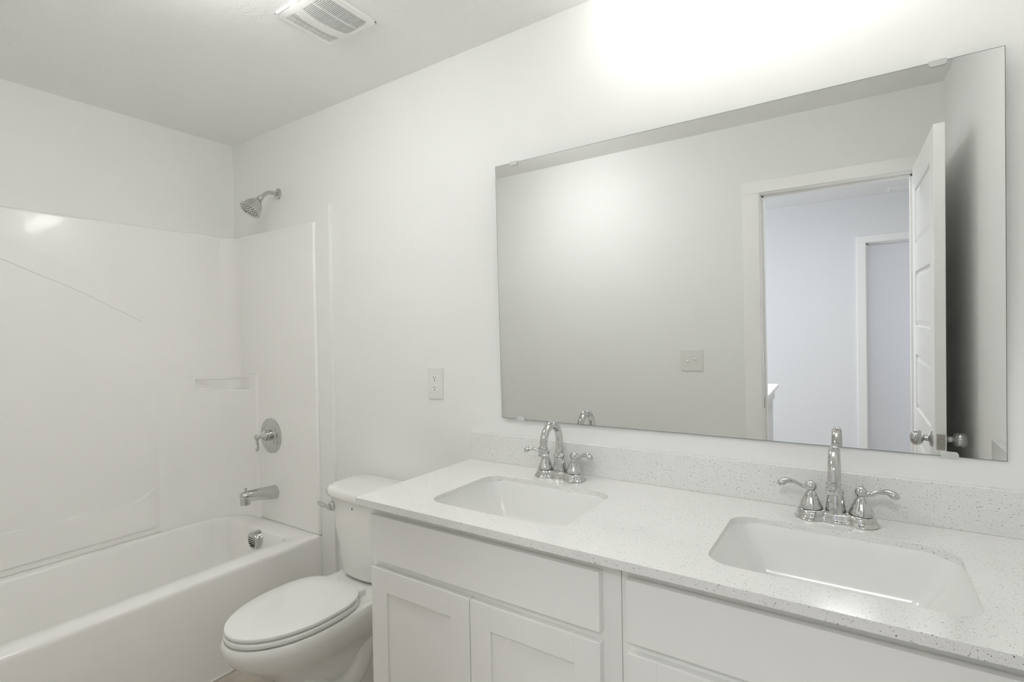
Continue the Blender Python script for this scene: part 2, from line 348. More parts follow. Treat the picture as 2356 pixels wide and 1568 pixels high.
# swooping moulded crescent on the long panel
def strip_panel(name, top, bot, thick, bev):
    bm = bmesh.new(); prism(bm, top + bot[::-1], 0, XI - 0.004, XI + thick); return obj(name, bm, ACR, tub, bevel=bev, seg=4, bang=50)
up = [(q.y, q.z) for q in smooth_path([(0, -1.52, 1.757), (0, -1.28, 1.805), (0, -1.10, 1.795), (0, -0.949, 1.757), (0, -0.818, 1.707), (0, -0.673, 1.619), (0, -0.560, 1.53), (0, -0.46, 1.44)], 6)]
lo = [(q.y, q.z) for q in smooth_path([(0, -1.52, 1.66), (0, -1.28, 1.715), (0, -1.10, 1.712), (0, -0.951, 1.674), (0, -0.847, 1.626), (0, -0.735, 1.577), (0, -0.60, 1.505), (0, -0.465, 1.43)], 6)]
strip_panel('surround_crescent', up, lo, 0.0028, 0.0026)
strip_panel('surround_ledge', [(q.y, q.z) for q in smooth_path([(0, -1.30, 0.60), (0, -1.1, 0.59), (0, -0.95, 0.584), (0, -0.709, 0.579), (0, -0.56, 0.580), (0, -0.50, 0.590), (0, -0.45, 0.612), (0, -0.43, 0.628)], 5)],
            [(-1.30, 0.44), (-0.425, 0.44)], 0.007, 0.0065)
obj('caulk_bead', bx(XS, XS + 0.006, -1.56, -0.002, 0, 0.006), CAULK, tub, bevel=0.002)['label'] = 'white caulk line where the tub meets the floor'
# overflow cover on the end wall of the tub
oc = obj('overflow_cover', lt((-1.258, -0.128, 0.357), (0, -1, -0.06), [(0.043, -0.012), (0.0435, 0.014), (0.043, 0.027), (0.040, 0.0325), (0.037, 0.0335), (0.0, 0.0335)], 40), CHROME, tub, smooth=True)
oc['label'] = 'round chrome overflow cover with slots'
bm = bmesh.new()
for i in range(-3, 3):
    z = 0.361 + i * 0.0098; hw = math.sqrt(max(0.033 ** 2 - (i * 0.0098 + 0.004) ** 2, 0))
    if hw > 0.008: box(bm, -1.258 - hw * 0.93, -1.258 + hw * 0.75, -0.1628, -0.160, z - 0.0016 - 0.0015, z + 0.0016 - 0.0015)
obj('overflow_slots', bm, BLACK, oc)

# ------------------------------------------------------------------ shower fittings
t = thing('showerhead', (-1.234, 0, 2.071), 'chrome bell shaped shower head on a short arm high on the tub wall', 'shower head')
obj('wall_flange', lt((-1.234, 0, 2.071), (0, -1, 0), [(0.029, 0), (0.0285, 0.003), (0.022, 0.008), (0.013, 0.011)]), CHROME, t, smooth=True)
bm = bmesh.new(); tube(bm, [(-1.234, -0.003, 2.071), (-1.234, -0.035, 2.072), (-1.234, -0.062, 2.064), (-1.234, -0.098, 2.030)], 0.0092, 20)
obj('shower_arm', bm, CHROME, t, smooth=True)
bm = bmesh.new(); ax = Vector((-0.02, -0.605, -0.795)).normalized(); o0 = Vector((-1.234, -0.092, 2.036))
lathe(bm, o0, ax, [(0.006, -0.004), (0.0135, 0.0), (0.0150, 0.006), (0.0135, 0.012), (0.012, 0.014), (0.0165, 0.017), (0.018, 0.021), (0.0175, 0.025), (0.022, 0.030), (0.031, 0.040), (0.039, 0.054), (0.0435, 0.070), (0.045, 0.080), (0.050, 0.086), (0.0525, 0.090), (0.0525, 0.093), (0.047, 0.094), (0.044, 0.090), (0.0, 0.090)], 44)
b = obj('shower_bell', bm, CHROME, t, smooth=True)
bm = bmesh.new(); a, u, v = frame_of(ax)
for rr, n in ((0.012, 6), (0.024, 12), (0.036, 18)):
    for i in range(n): lathe(bm, o0 + a * 0.0895 + u * rr * math.cos(2 * PI * i / n) + v * rr * math.sin(2 * PI * i / n), ax, [(0.002, 0), (0.0014, 0.003)], 6)
obj('spray_nozzles', bm, DGREY, b)['label'] = 'dark rubber spray nozzles'

vx, vz = -1.290, 0.845
t = thing('shower_valve', (vx, YN, vz), 'round chrome shower valve plate with a lever handle', 'shower valve')
obj('escutcheon', lt((vx, YN, vz), (0, -1, 0), [(0.090, 0), (0.0895, 0.003), (0.083, 0.008), (0.066, 0.011), (0.060, 0.0105), (0.057, 0.013), (0.040, 0.015), (0.0, 0.016)], 56), CHROME, t, smooth=True)
obj('valve_hub', lt((vx, YN - 0.014, vz + 0.004), (0, -1, 0), [(0.029, 0), (0.029, 0.012), (0.026, 0.015), (0.028, 0.018), (0.028, 0.026), (0.022, 0.033), (0.014, 0.038), (0.009, 0.043), (0.009, 0.052), (0.013, 0.056), (0.015, 0.064), (0.012, 0.071), (0.0, 0.075)]), CHROME, t, smooth=True)
bm = bmesh.new(); tube(bm, [(vx, -0.101, 0.850), (vx + 0.002, -0.108, 0.830), (vx + 0.001, -0.104, 0.808), (vx, -0.107, 0.790), (vx - 0.001, -0.111, 0.781)], [0.0065, 0.0075, 0.0065, 0.009, 0.006], 16, flat=0.75)
obj('lever', bm, CHROME, t, smooth=True)
obj('screw', lt((vx - 0.012, YN - 0.009, vz - 0.068), (0, -1, 0), [(0.004, 0), (0.003, 0.003)], 12), CHROME, t)
sx = -1.265
t = thing('tub_spout', (sx, YN, 0.563), 'chrome tub spout with a pull up diverter below the valve', 'tub spout')
bm = bmesh.new()
tube(bm, [(sx, YN, 0.562), (sx, -0.065, 0.566), (sx, -0.11, 0.572), (sx, -0.15, 0.577), (sx, -0.180, 0.580), (sx, -0.198, 0.580), (sx, -0.207, 0.578), (sx, -0.210, 0.577)], [0.0345, 0.0325, 0.0295, 0.0268, 0.0250, 0.0215, 0.0130, 0.0020], 28)
lathe(bm, (sx, -0.1865, 0.580), (0, 0, -1), [(0.0215, 0.0), (0.0225, 0.028), (0.0220, 0.040), (0.018, 0.040)], 28)
obj('spout_body', bm, CHROME, t, smooth=True)
obj('diverter_knob', lt((sx, -0.184, 0.600), (0, 0, 1), [(0.003, 0), (0.003, 0.010), (0.0075, 0.013), (0.008, 0.017), (0.005, 0.020), (0, 0.021)], 20), CHROME, t, smooth=True)

# ------------------------------------------------------------------ toilet
tx = -0.415
to = thing('toilet', (tx, -0.4, 0), 'white two piece toilet with closed lid between tub and vanity', 'toilet')
def egg(hw, yb, yf, yc, k=48, sq=2.0, back=3.2):
    """closed outline: front half ellipse, squarer back; starts at +x"""
    out = []
    for i in range(k):
        a = 2 * PI * i / k; c, s = math.cos(a), math.sin(a)
        if s <= 0: out.append((tx + hw * math.copysign(abs(c) ** (2 / sq), c), yc + (yc - yf) * math.copysign(abs(s) ** (2 / sq), s)))
        else: out.append((tx + hw * math.copysign(abs(c) ** (2 / back), c), yc + (yb - yc) * abs(s) ** (2 / back)))
    return out
bm = bmesh.new()
loft(bm, [(egg(0.115, -0.09, -0.575, -0.33, back=5), 0.0), (egg(0.115, -0.09, -0.575, -0.33, back=5), 0.018), (egg(0.098, -0.10, -0.560, -0.34, back=5), 0.032), (egg(0.092, -0.10, -0.545, -0.36, back=5), 0.10),
          (egg(0.098, -0.10, -0.550, -0.38, back=5), 0.17), (egg(0.118, -0.10, -0.590, -0.41, back=4.5), 0.225), (egg(0.150, -0.11, -0.655, -0.445, back=4), 0.275), (egg(0.170, -0.12, -0.700, -0.465, back=3.6), 0.315), (egg(0.178, -0.13, -0.722, -0.475, back=3.4), 0.350), (egg(0.178, -0.14, -0.724, -0.475, back=3.4), 0.376), (egg(0.173, -0.15, -0.718, -0.475, back=3.4), 0.386), (egg(0.10, -0.22, -0.60, -0.475, back=3.4), 0.387)])
bowl = obj('bowl', bm, PORC, to, smooth=True)
# deck under the tank and the moulded trapway on each flank
bm = bmesh.new(); loft(bm, [(rrect(tx - 0.10, tx + 0.10, -0.33, -0.035, 0.03), 0.22), (rrect(tx - 0.125, tx + 0.125, -0.34, -0.03, 0.03), 0.31), (rrect(tx - 0.148, tx + 0.148, -0.36, -0.028, 0.03), 0.345), (rrect(tx - 0.150, tx + 0.150, -0.36, -0.028, 0.03), 0.380), (rrect(tx - 0.145, tx + 0.145, -0.355, -0.033, 0.028), 0.388)])
obj('tank_deck', bm, PORC, bowl, smooth=True)
for sg in (-1, 1):
    bm = bmesh.new(); tube(bm, [(tx + sg * 0.055, -0.50, 0.20), (tx + sg * 0.088, -0.42, 0.115), (tx + sg * 0.092, -0.33, 0.12), (tx + sg * 0.090, -0.27, 0.20), (tx + sg * 0.088, -0.21, 0.285), (tx + sg * 0.085, -0.155, 0.26), (tx + sg * 0.085, -0.13, 0.14), (tx + sg * 0.08, -0.13, 0.04)], [0.03, 0.038, 0.042, 0.042, 0.042, 0.040, 0.036, 0.034], 20)
    obj('trapway', bm, PORC, bowl, smooth=True)
def slab(outl, z0, z1, r):
    bm = bmesh.new(); cx, cy = tx, -0.48
    def sc(d): return [(cx + (x - cx) * (1 - d / 0.165), cy + (y - cy) * (1 - d / 0.2)) for x, y in outl]
    loft(bm, [(sc(r), z0), (sc(r * 0.3), z0 + r * 0.3), (sc(0), z0 + r), (sc(0), z1 - r), (sc(r * 0.3), z1 - r * 0.3), (sc(r), z1), (sc(0.06), z1 + 0.002), (sc(0.12), z1 + 0.003)])
    return bm
obj('seat', slab(egg(0.170, -0.292, -0.716, -0.47, back=3.0), 0.3905, 0.4065, 0.004), SEATM, to, smooth=True)
obj('seat_lid', slab(egg(0.168, -0.285, -0.714, -0.47, back=2.9), 0.4105, 0.4235, 0.004), SEATM, to, smooth=True)
for sg in (-1, 1): obj('seat_hinge', bx(tx + sg * 0.075 - 0.024, tx + sg * 0.075 + 0.024, -0.298, -0.262, 0.386, 0.412), SEATM, to, bevel=0.005)
# tank: bowed front, tapering to the foot
def tank_plan(hw, yf, bow, yb, r=0.03, k=14):
    out = []
    for i in range(k + 1):
        u = -1 + 2 * i / k
        out.append((tx + u * (hw - r * 0.3 * (abs(u) ** 8)), yf - bow * (1 - u * u) + 0.028 * abs(u) ** 10))
    return out + [(tx + hw, yf + 0.05), (tx + hw, yb - 0.02), (tx + hw - 0.02, yb), (tx - hw + 0.02, yb), (tx - hw, yb - 0.02), (tx - hw, yf + 0.05)]
bm = bmesh.new()
loft(bm, [(tank_plan(0.118, -0.178, 0.020, -0.04), 0.392), (tank_plan(0.134, -0.188, 0.026, -0.034), 0.396), (tank_plan(0.142, -0.194, 0.028, -0.03), 0.404), (tank_plan(0.155, -0.198, 0.028, -0.028), 0.47), (tank_plan(0.175, -0.205, 0.030, -0.025), 0.60), (tank_plan(0.192, -0.210, 0.030, -0.022), 0.700)])
tank = obj('tank', bm, PORC, to, smooth=True)
bm = bmesh.new()
loft(bm, [(tank_plan(0.196, -0.213, 0.030, -0.018), 0.700), (tank_plan(0.207, -0.220, 0.030, -0.012), 0.706), (tank_plan(0.210, -0.222, 0.030, -0.010), 0.715), (tank_plan(0.208, -0.220, 0.030, -0.011), 0.730), (tank_plan(0.202, -0.214, 0.029, -0.016), 0.739), (tank_plan(0.188, -0.200, 0.027, -0.028), 0.7425)])
obj('tank_lid', bm, PORC, to, smooth=True)
lv = obj('flush_lever', lt((tx - 0.140, -0.218, 0.664), (0, -1, 0), [(0.0175, 0), (0.0185, 0.008), (0.0160, 0.014), (0.011, 0.017), (0.011, 0.026), (0, 0.029)], 24), CHROME, tank, smooth=True)
bm = bmesh.new(); tube(bm, [(tx - 0.138, -0.236, 0.664), (tx - 0.165, -0.241, 0.666), (tx - 0.195, -0.240, 0.670), (tx - 0.207, -0.238, 0.672)], [0.0095, 0.0100, 0.0105, 0.0070], 14, flat=0.75)
obj('lever_arm', bm, CHROME, lv, smooth=True); lv['label'] = 'chrome flush lever on the tank front'
mk = obj('tank_mark', lt((tx + 0.002, -0.2395, 0.680), (0, -1, 0), [(0.0095, 0), (0.0095, 0.0012)], 24), PLASTW, tank)
bm = bmesh.new(); prism(bm, [(tx + 0.002 + 0.0035 * math.sin(a) * (1 if z_ < 0 else 1), 0.679 - 0.004 * math.cos(a) + (0.0035 if abs(a - PI) < 0.3 else 0)) for a, z_ in [(2 * PI * i / 16, 0) for i in range(16)]], 1, -0.2414, -0.2405)
obj('drop_mark', bm, INK, mk)

# ------------------------------------------------------------------ vanity cabinets
FY, FF = -0.538, -0.518           # fronts' outer plane, face-frame plane
def shaker(name, parent, x0, x1, z0, z1):
    sw = 0.062; e = 0.0
    o = obj(name, bx((x0, x0 + sw, FY, FF, z0, z1), (x1 - sw, x1, FY, FF, z0, z1), (x0 + sw, x1 - sw, FY, FF, z1 - sw, z1), (x0 + sw, x1 - sw, FY, FF, z0, z0 + sw)), CAB, parent, bevel=0.0008, seg=2)
    obj('recessed_panel', bx(x0 + sw - 0.004, x1 - sw + 0.004, FY + 0.006, FF - 0.002, z0 + sw - 0.004, z1 - sw + 0.004), CAB, o)
    return o
def cabinet(x0, x1, fx0, fx1, label):
    c = thing('vanity_cabinet', ((x0 + x1) / 2, -0.27, 0), label, 'cabinet', 'vanity base cabinets')
    z1 = 0.8560; ff = FF; b = 0.019
    obj('cabinet_body', bx((x0, x0 + 0.015, ff + b, -0.001, 0.0, z1), (x1 - 0.015, x1, ff + b, -0.001, 0.0, z1), (x0 + 0.015, x1 - 0.015, -0.42, -0.001, 0.10, 0.115), (x0 + 0.015, x1 - 0.015, -0.012, -0.001, 0.115, z1), (x0 + 0.015, x1 - 0.015, -0.445, -0.43, 0.0, 0.10)), CAB, c)
    obj('face_frame', bx((x0, fx0 + 0.028, ff, ff + b, 0.10, z1), (fx1 - 0.012, x1, ff, ff + b, 0.10, z1), (fx0 + 0.028, fx1 - 0.012, ff, ff + b, 0.815, z1), (fx0 + 0.028, fx1 - 0.012, ff, ff + b, 0.672, 0.712), (fx0 + 0.028, fx1 - 0.012, ff, ff + b, 0.10, 0.14)), CAB, c, bevel=0.0007, seg=2)
    obj('drawer_front', bx(fx0, fx1, FY, FF, 0.7015, 0.8295), CAB, c, bevel=0.0012, seg=2)
    mid = (fx0 + fx1) / 2 + 0.004
    shaker('door', c, fx0, mid - 0.0012, 0.118, 0.6785); shaker('door', c, mid + 0.0012, fx1, 0.118, 0.6785)
    return c
cabinet(0.026, 0.7862, 0.036, 0.7445, 'off white vanity cabinet beside the toilet, under the far sink')
cabinet(0.7874, XE - 0.001, 0.8035, 1.512, 'off white vanity cabinet nearest the camera, under the near sink')

# ------------------------------------------------------------------ countertop with two sink cutouts
SINKS = (0.409, 1.156); SW, SY0, SY1 = 0.214, -0.474, -0.160
ct = thing('countertop', (0.78, -0.28, H - 0.0195), 'white speckled quartz vanity countertop with backsplash and two sink cutouts', 'countertop')
bm = bmesh.new(); zb = H - 0.0195
loops = [rrect(0.0, XE - 0.0005, -0.5605, -0.0005, 0.003, 3)]
for sxc in SINKS: loops.append(rrect(sxc - SW, sxc + SW, SY0, SY1, 0.052, 8))
for z in (H, zb):
    es = []
    for L in loops:
        vs = [bm.verts.new((x, y, z)) for x, y in L]
        es += [bm.edges.new((vs[i], vs[(i + 1) % len(vs)])) for i in range(len(vs))]
    bmesh.ops.triangle_fill(bm, use_beauty=True, edges=es)
bm.verts.ensure_lookup_table(); n0 = 0; tot = sum(len(L) for L in loops)
for L in loops:
    n = len(L)
    for i in range(n):
        j = (i + 1) % n; bm.faces.new((bm.verts[n0 + i], bm.verts[n0 + j], bm.verts[tot + n0 + j], bm.verts[tot + n0 + i]))
    n0 += n
obj('counter_slab', bm, QUARTZ, ct, smooth=False, bevel=0.0014, seg=2, bang=60)
obj('backsplash', bx(0.0, XE - 0.0205, -0.020, -0.0005, H, H + 0.1016), QUARTZ, ct, bevel=0.0012, seg=2)
obj('side_splash', bx(XE - 0.020, XE - 0.0005, -0.556, -0.0005, H, H + 0.1016), QUARTZ, ct, bevel=0.0012, seg=2)

# sinks
def make_sink():
    s = thing('undermount_sink', (0, -0.317, zb))
    bm = bmesh.new(); W2 = SW + 0.005; a, b = SY0 - 0.005, SY1 + 0.005
    loft(bm, [(rrect(-W2 - 0.02, W2 + 0.02, a - 0.02, b + 0.02, 0.06), zb - 0.0005), (rrect(-W2, W2, a, b, 0.052), zb - 0.0005), (rrect(-W2 + 0.001, W2 - 0.001, a + 0.001, b - 0.001, 0.052), zb - 0.006), (rrect(-W2 + 0.014, W2 - 0.014, a + 0.006, b - 0.006, 0.046), zb - 0.035), (rrect(-W2 + 0.048, W2 - 0.048, a + 0.018, b - 0.018, 0.032), zb - 0.090),
              (rrect(-W2 + 0.062, W2 - 0.062, a + 0.028, b - 0.028, 0.028), zb - 0.112), (rrect(-W2 + 0.080, W2 - 0.080, a + 0.045, b - 0.045, 0.03), zb - 0.124), (rrect(-W2 + 0.12, W2 - 0.12, a + 0.085, b - 0.085, 0.04), zb - 0.129), (rrect(-0.03, 0.03, -0.317 - 0.03, -0.317 + 0.03, 0.0299), zb - 0.132)], cap0=False)
    o = obj('basin', bm, BASIN, s, smooth=True)
    sd = o.modifiers.new('thickness', 'SOLIDIFY'); sd.thickness = 0.008; sd.offset = -1
    obj('drain', lt((0, -0.317, zb - 0.1335), (0, 0, 1), [(0.026, 0), (0.028, 0.003), (0.024, 0.0045), (0.018, 0.004), (0.017, 0.007), (0, 0.009)], 32), CHROME, s, smooth=True)
    return s
s0 = make_sink(); s1 = copy_tree(s0)
for o, sxc, lab in ((s0, SINKS[0], 'white rectangular undermount sink at the toilet end of the vanity'), (s1, SINKS[1], 'white rectangular undermount sink at the near end, below the open door reflection')):
    o.location.x = sxc; tag(o, lab, 'sink', 'undermount sinks in the vanity')

# faucets (4 inch centreset, high arc)
def make_faucet():
    f = thing('faucet', (0, 0, 0))
    def pl(sc, k=40):
        xs = [-(0.082) * math.cos(PI * i / k) for i in range(k + 1)]
        def wd(x):
            ax = abs(x); e = math.sqrt(max(0.031 ** 2 - (ax - 0.051) ** 2, 0)) if ax > 0.028 else 0
            m = 0.0205 + 0.0035 * math.exp(-(x / 0.014) ** 2)
            return (e ** 6 + m ** 6) ** (1 / 6) if ax <= 0.060 else e
        f, g = 1 + sc / 0.082, 1 + sc / 0.030
        up_ = [(x * f, wd(x) * g) for x in xs]; dn = [(x * f, -wd(x) * g) for x in xs[1:-1][::-1]]
        return up_ + dn
    bm = bmesh.new()
    loft(bm, [(pl(0.004), 0.0), (pl(0.0052), 0.002), (pl(0.0042), 0.0045), (pl(0.001), 0.0065), (pl(0.0), 0.009), (pl(-0.0012), 0.015), (pl(-0.003), 0.020), (pl(-0.006), 0.0228), (pl(-0.013), 0.0238)])
    obj('base_plate', bm, CHROME, f, smooth=True)
    obj('spout_base', lt((0, 0, 0.018), (0, 0, 1), [(0.0215, 0), (0.0212, 0.010), (0.0185, 0.030), (0.0168, 0.046), (0.0160, 0.048), (0.0180, 0.050), (0.0182, 0.053), (0.0160, 0.057), (0.0125, 0.062)], 32), CHROME, f, smooth=True)
    bm = bmesh.new(); R0 = 0.050; z0 = 0.120
    pts = [(0, 0, 0.06), (0, 0, 0.09), (0, 0, z0)] + [(0, -R0 + R0 * math.cos(math.radians(a)), z0 + R0 * 1.12 * math.sin(math.radians(a))) for a in range(20, 181, 20)] + [(0, -2 * R0 - 0.004, z0 - 0.012)]
    tube(bm, pts, [0.0120] * 3 + [0.0120] * 9 + [0.0118], 24, k=4, up=(1, 0, 0))
    obj('spout', bm, CHROME, f, smooth=True)
    obj('aerator', lt((0, -2 * R0 - 0.0035, z0 - 0.004), (0, -0.05, -1), [(0.0118, -0.002), (0.0155, 0.0), (0.0158, 0.003), (0.0138, 0.005), (0.0152, 0.010), (0.0152, 0.015), (0.0136, 0.019), (0.0156, 0.021), (0.0154, 0.0255), (0.011, 0.027)], 28), CHROME, f, smooth=True)
    for sg in (-1, 1):
        h = obj('handle', lt((sg * 0.051, 0, 0.020), (0, 0, 1), [(0.0222, 0), (0.0222, 0.0045), (0.0255, 0.0050), (0.0257, 0.0065), (0.0235, 0.0125), (0.0195, 0.022), (0.0160, 0.030), (0.0120, 0.039), (0.0085, 0.043), (0.0080, 0.046), (0.0115, 0.049), (0.0132, 0.055), (0.0125, 0.061), (0.008, 0.066), (0.0040, 0.069), (0.0, 0.070)], 32), CHROME, f, smooth=True)
        bm = bmesh.new(); q = lambda x, y, z: (sg * (0.051 + x), y, z)
        tube(bm, [q(0.006, 0, 0.073), q(0.020, -0.004, 0.075), q(0.035, -0.008, 0.083), q(0.050, -0.012, 0.086), q(0.062, -0.016, 0.081), q(0.068, -0.018, 0.074)], [0.0078, 0.0062, 0.0062, 0.0085, 0.0108, 0.0070], 18, flat=0.8)
        obj('lever', bm, CHROME, h, smooth=True)
    obj('lift_rod', lt((0, 0.022, 0.02), (0, 0.02, 1), [(0.0022, 0), (0.0022, 0.055), (0.0035, 0.060), (0.0060, 0.070), (0.0055, 0.073), (0, 0.074)], 16), CHROME, f, smooth=True)
    return f
f0 = make_faucet(); f1 = copy_tree(f0)
for o, sxc, rz, lab in ((f0, SINKS[0], 0.0, 'chrome high arc faucet at the toilet end of the vanity'), (f1, SINKS[1], 0, 'chrome high arc faucet at the near sink')):
    o.location = (sxc, -0.086, H); o.rotation_euler.z = rz; tag(o, lab, 'faucet', 'high arc faucets on the vanity')

# ------------------------------------------------------------------ mirror
MX0, MX1, MZ0, MZ1 = 0.1357, 1.4732, 1.0382, 1.9355
mc = Vector(((MX0 + MX1) / 2, -0.016, (MZ0 + MZ1) / 2)); mn = Vector((0.0064, -1, -0.016)).normalized()
mr = thing('wall_mirror', mc, 'large frameless rectangular mirror above the vanity', 'mirror')
mu_ = (Vector((1, 0, 0)) - mn * mn.x).normalized(); mv_ = mn.cross(mu_); mv_ = mv_ if mv_.z > 0 else -mv_
def MP(a, b, d): return mc + mu_ * a + mv_ * b + mn * d
hw, hh = (MX1 - MX0) / 2, (MZ1 - MZ0) / 2
def mslab(a0, a1, b0, b1, d0, d1):
    bm = bmesh.new(); v = [bm.verts.new(MP(*p)) for p in ((a0, b0, d0), (a1, b0, d0), (a1, b1, d0), (a0, b1, d0), (a0, b0, d1), (a1, b0, d1), (a1, b1, d1), (a0, b1, d1))]
    for f in ((0, 3, 2, 1), (4, 5, 6, 7), (0, 1, 5, 4), (1, 2, 6, 5), (2, 3, 7, 6), (3, 0, 4, 7)): bm.faces.new([v[i] for i in f])
    return bm
obj('mirror_backing', mslab(-hw, hw, -hh, hh, -0.0050, -0.0003), EDGE, mr)
obj('mirror_glass', mslab(-hw + 0.0012, hw - 0.0012, -hh + 0.0012, hh - 0.0012, -0.0003, 0.0), MIRR, mr)
for cx, top in ((0.215, 1), (1.360, 1), (0.218, -1), (1.376, -1)):
    a = cx - mc.x; e = top * hh; bm = bmesh.new(); r = 0.015
    out = [(a - 0.016, e + top * 0.003)] + [(a - 0.016 + 0.006 * (1 - math.cos(t)), e - top * (0.005 + 0.006 * math.sin(t))) for t in (0, 0.5, 1.0, PI / 2)] + [(a + 0.016 - 0.006 * (1 - math.cos(t)), e - top * (0.005 + 0.006 * math.sin(t))) for t in (PI / 2, 1.0, 0.5, 0)] + [(a + 0.016, e + top * 0.003)]
    A = [bm.verts.new(MP(p[0], p[1], 0.0004)) for p in out]; B = [bm.verts.new(MP(p[0], p[1], 0.0034)) for p in out]
    skin(bm, [A, B])
    p0 = MP(a, e + top * 0.006, 0)
    box(bm, p0.x - 0.012, p0.x + 0.012, p0.y - 0.0034, -0.0003, min(e + mc.z + top * 0.001, e + mc.z + top * 0.003), max(e + mc.z + top * 0.001, e + mc.z + top * 0.003))
    c = obj('mirror_clip', bm, CLEAR, mr, bevel=0.0006, seg=2); c['label'] = 'small clear plastic mirror clip'

# ------------------------------------------------------------------ outlet and switch
ox, oz = -0.1905, 1.150
t = thing('wall_outlet', (ox, 0, oz), 'white duplex electrical outlet on the wall above the toilet tank', 'outlet')
obj('cover_plate', bx(ox - 0.0395, ox + 0.0395, -0.0055, 0, oz - 0.062, oz + 0.062), PLAST, t, bevel=0.0028, seg=3)
for sg in (-1, 1):
    zc = oz + sg * 0.0195
    pts = [(ox + 0.0172 * math.cos(a), zc + max(-0.0138, min(0.0138, 0.0172 * math.sin(a)))) for a in [2 * PI * i / 32 for i in range(32)]]
    bm = bmesh.new(); prism(bm, pts, 1, -0.0066, -0.0050); rc = obj('receptacle', bm, PLASTW, t)
    bm = bx((ox - 0.0072, ox - 0.0050, -0.0069, -0.006, zc - 0.001, zc + 0.0078), (ox + 0.0050, ox + 0.0070, -0.0069, -0.006, zc - 0.0003, zc + 0.0070)); lathe(bm, (ox, -0.006, zc - 0.0068), (0, -1, 0), [(0.0026, 0), (0.0026, 0.0009)], 14)
    obj('socket_slots', bm, BLACK, rc)
obj('screw', lt((ox, -0.0054, oz), (0, -1, 0), [(0.003, 0), (0.0025, 0.0012)], 12), PLASTW, t)
kx, kz = 0.4259, 1.1242
t = thing('light_switch', (kx, D, kz), 'white double toggle light switch reflected in the mirror left of the doorway', 'light switch')
obj('cover_plate', bx(kx - 0.062, kx + 0.062, D, D + 0.0058, kz - 0.062, kz + 0.062), PLAST, t, bevel=0.0028, seg=3)
for dx, up_ in ((-0.023, -1), (0.023, 1)):
    obj('toggle', lt((kx + dx, D + 0.004, kz + up_ * 0.001), (0, 1, 0.75 * up_), [(0.0058, 0), (0.0050, 0.010), (0.0042, 0.016), (0.0, 0.0165)], 12), PLASTW, t, smooth=True)
for a in (-0.023, 0.023):
    for b in (-0.030, 0.030): obj('screw', lt((kx + a, D + 0.0055, kz + b), (0, 1, 0), [(0.003, 0), (0.0025, 0.0012)], 12), PLASTW, t)

# ------------------------------------------------------------------ ceiling fan grille
gx0, gx1, gy0, gy1 = -0.374, -0.142, -0.540, -0.318
gxc, gyc = (gx0 + gx1) / 2, (gy0 + gy1) / 2; hx, hy = (gx1 - gx0) / 2, (gy1 - gy0) / 2
t = thing('exhaust_fan', (gxc, gyc, ZC), 'white domed bathroom exhaust fan grille on the ceiling', 'exhaust fan')
def dome(x, y): return 0.006 + 0.009 * (1 - abs((x - gxc) / hx) ** 2.5) * (1 - abs((y - gyc) / hy) ** 4)
obj('fan_shade_backing', bx(gx0 + 0.01, gx1 - 0.01, gy0 + 0.01, gy1 - 0.01, ZC - 0.003, ZC), DGREY, t)['label'] = 'dark sheet behind the grille slots, painted as interior shade'  # flat dark sheet in place of the shade inside the fan
def dslab(bm, poly_fn, nx, ny, th=0.003, lift=0.0):
    """poly_fn(u,v) -> (x,y); a curved sheet with thickness following the dome"""
    top = [[None] * (ny + 1) for _ in range(nx + 1)]; bot = [[None] * (ny + 1) for _ in range(nx + 1)]
    for i in range(nx + 1):
        for j in range(ny + 1):
            x, y = poly_fn(i / nx, j / ny); z = ZC - dome(x, y) - lift
            top[i][j] = bm.verts.new((x, y, z)); bot[i][j] = bm.verts.new((x, y, min(z + th, ZC - 0.0005)))
    for i in range(nx):
        for j in range(ny):
            bm.faces.new((top[i][j], top[i + 1][j], top[i + 1][j + 1], top[i][j + 1])); bm.faces.new((bot[i][j], bot[i][j + 1], bot[i + 1][j + 1], bot[i + 1][j]))
    for i in range(nx):
        bm.faces.new((top[i][0], bot[i][0], bot[i + 1][0], top[i + 1][0])); bm.faces.new((top[i][ny], top[i + 1][ny], bot[i + 1][ny], bot[i][ny]))
    for j in range(ny):
        bm.faces.new((top[0][j], top[0][j + 1], bot[0][j + 1], bot[0][j])); bm.faces.new((top[nx][j], bot[nx][j], bot[nx][j + 1], top[nx][j + 1]))
lerp = lambda a, b, t: a + (b - a) * t
ya, yb = gy0 + 0.026, gy1 - 0.022       # slotted length
bandL = lambda y: -0.318 + 0.020 * ((y - gyc) / hy) ** 2; bandR = lambda y: -0.279 + 0.022 * ((y - gyc) / hy) ** 2
bm = bmesh.new()
dslab(bm, lambda u, v: (lerp(bandL(lerp(gy0, gy1, v)), bandR(lerp(gy0, gy1, v)), u), lerp(gy0, gy1, v)), 4, 20, 0.004, 0.001)
dslab(bm, lambda u, v: (lerp(gx0, gx0 + 0.016, u), lerp(gy0, gy1, v)), 3, 16, 0.006)
dslab(bm, lambda u, v: (lerp(gx1 - 0.018, gx1, u), lerp(gy0, gy1, v)), 3, 16, 0.006)
dslab(bm, lambda u, v: (lerp(gx0, gx1, u), lerp(gy0, ya, v)), 16, 3, 0.006)
dslab(bm, lambda u, v: (lerp(gx0, gx1, u), lerp(yb, gy1, v)), 16, 5, 0.006)
dslab(bm, lambda u, v: (lerp(-0.219, -0.215, u), lerp(gy0, gy1, v)), 1, 16, 0.004)
dslab(bm, lambda u, v: (lerp(-0.3445, -0.3405, u), lerp(gy0, gy1, v)), 1, 16, 0.004)
obj('fan_cover', bm, TRIM, t, smooth=False)
bm = bmesh.new(); N = 30
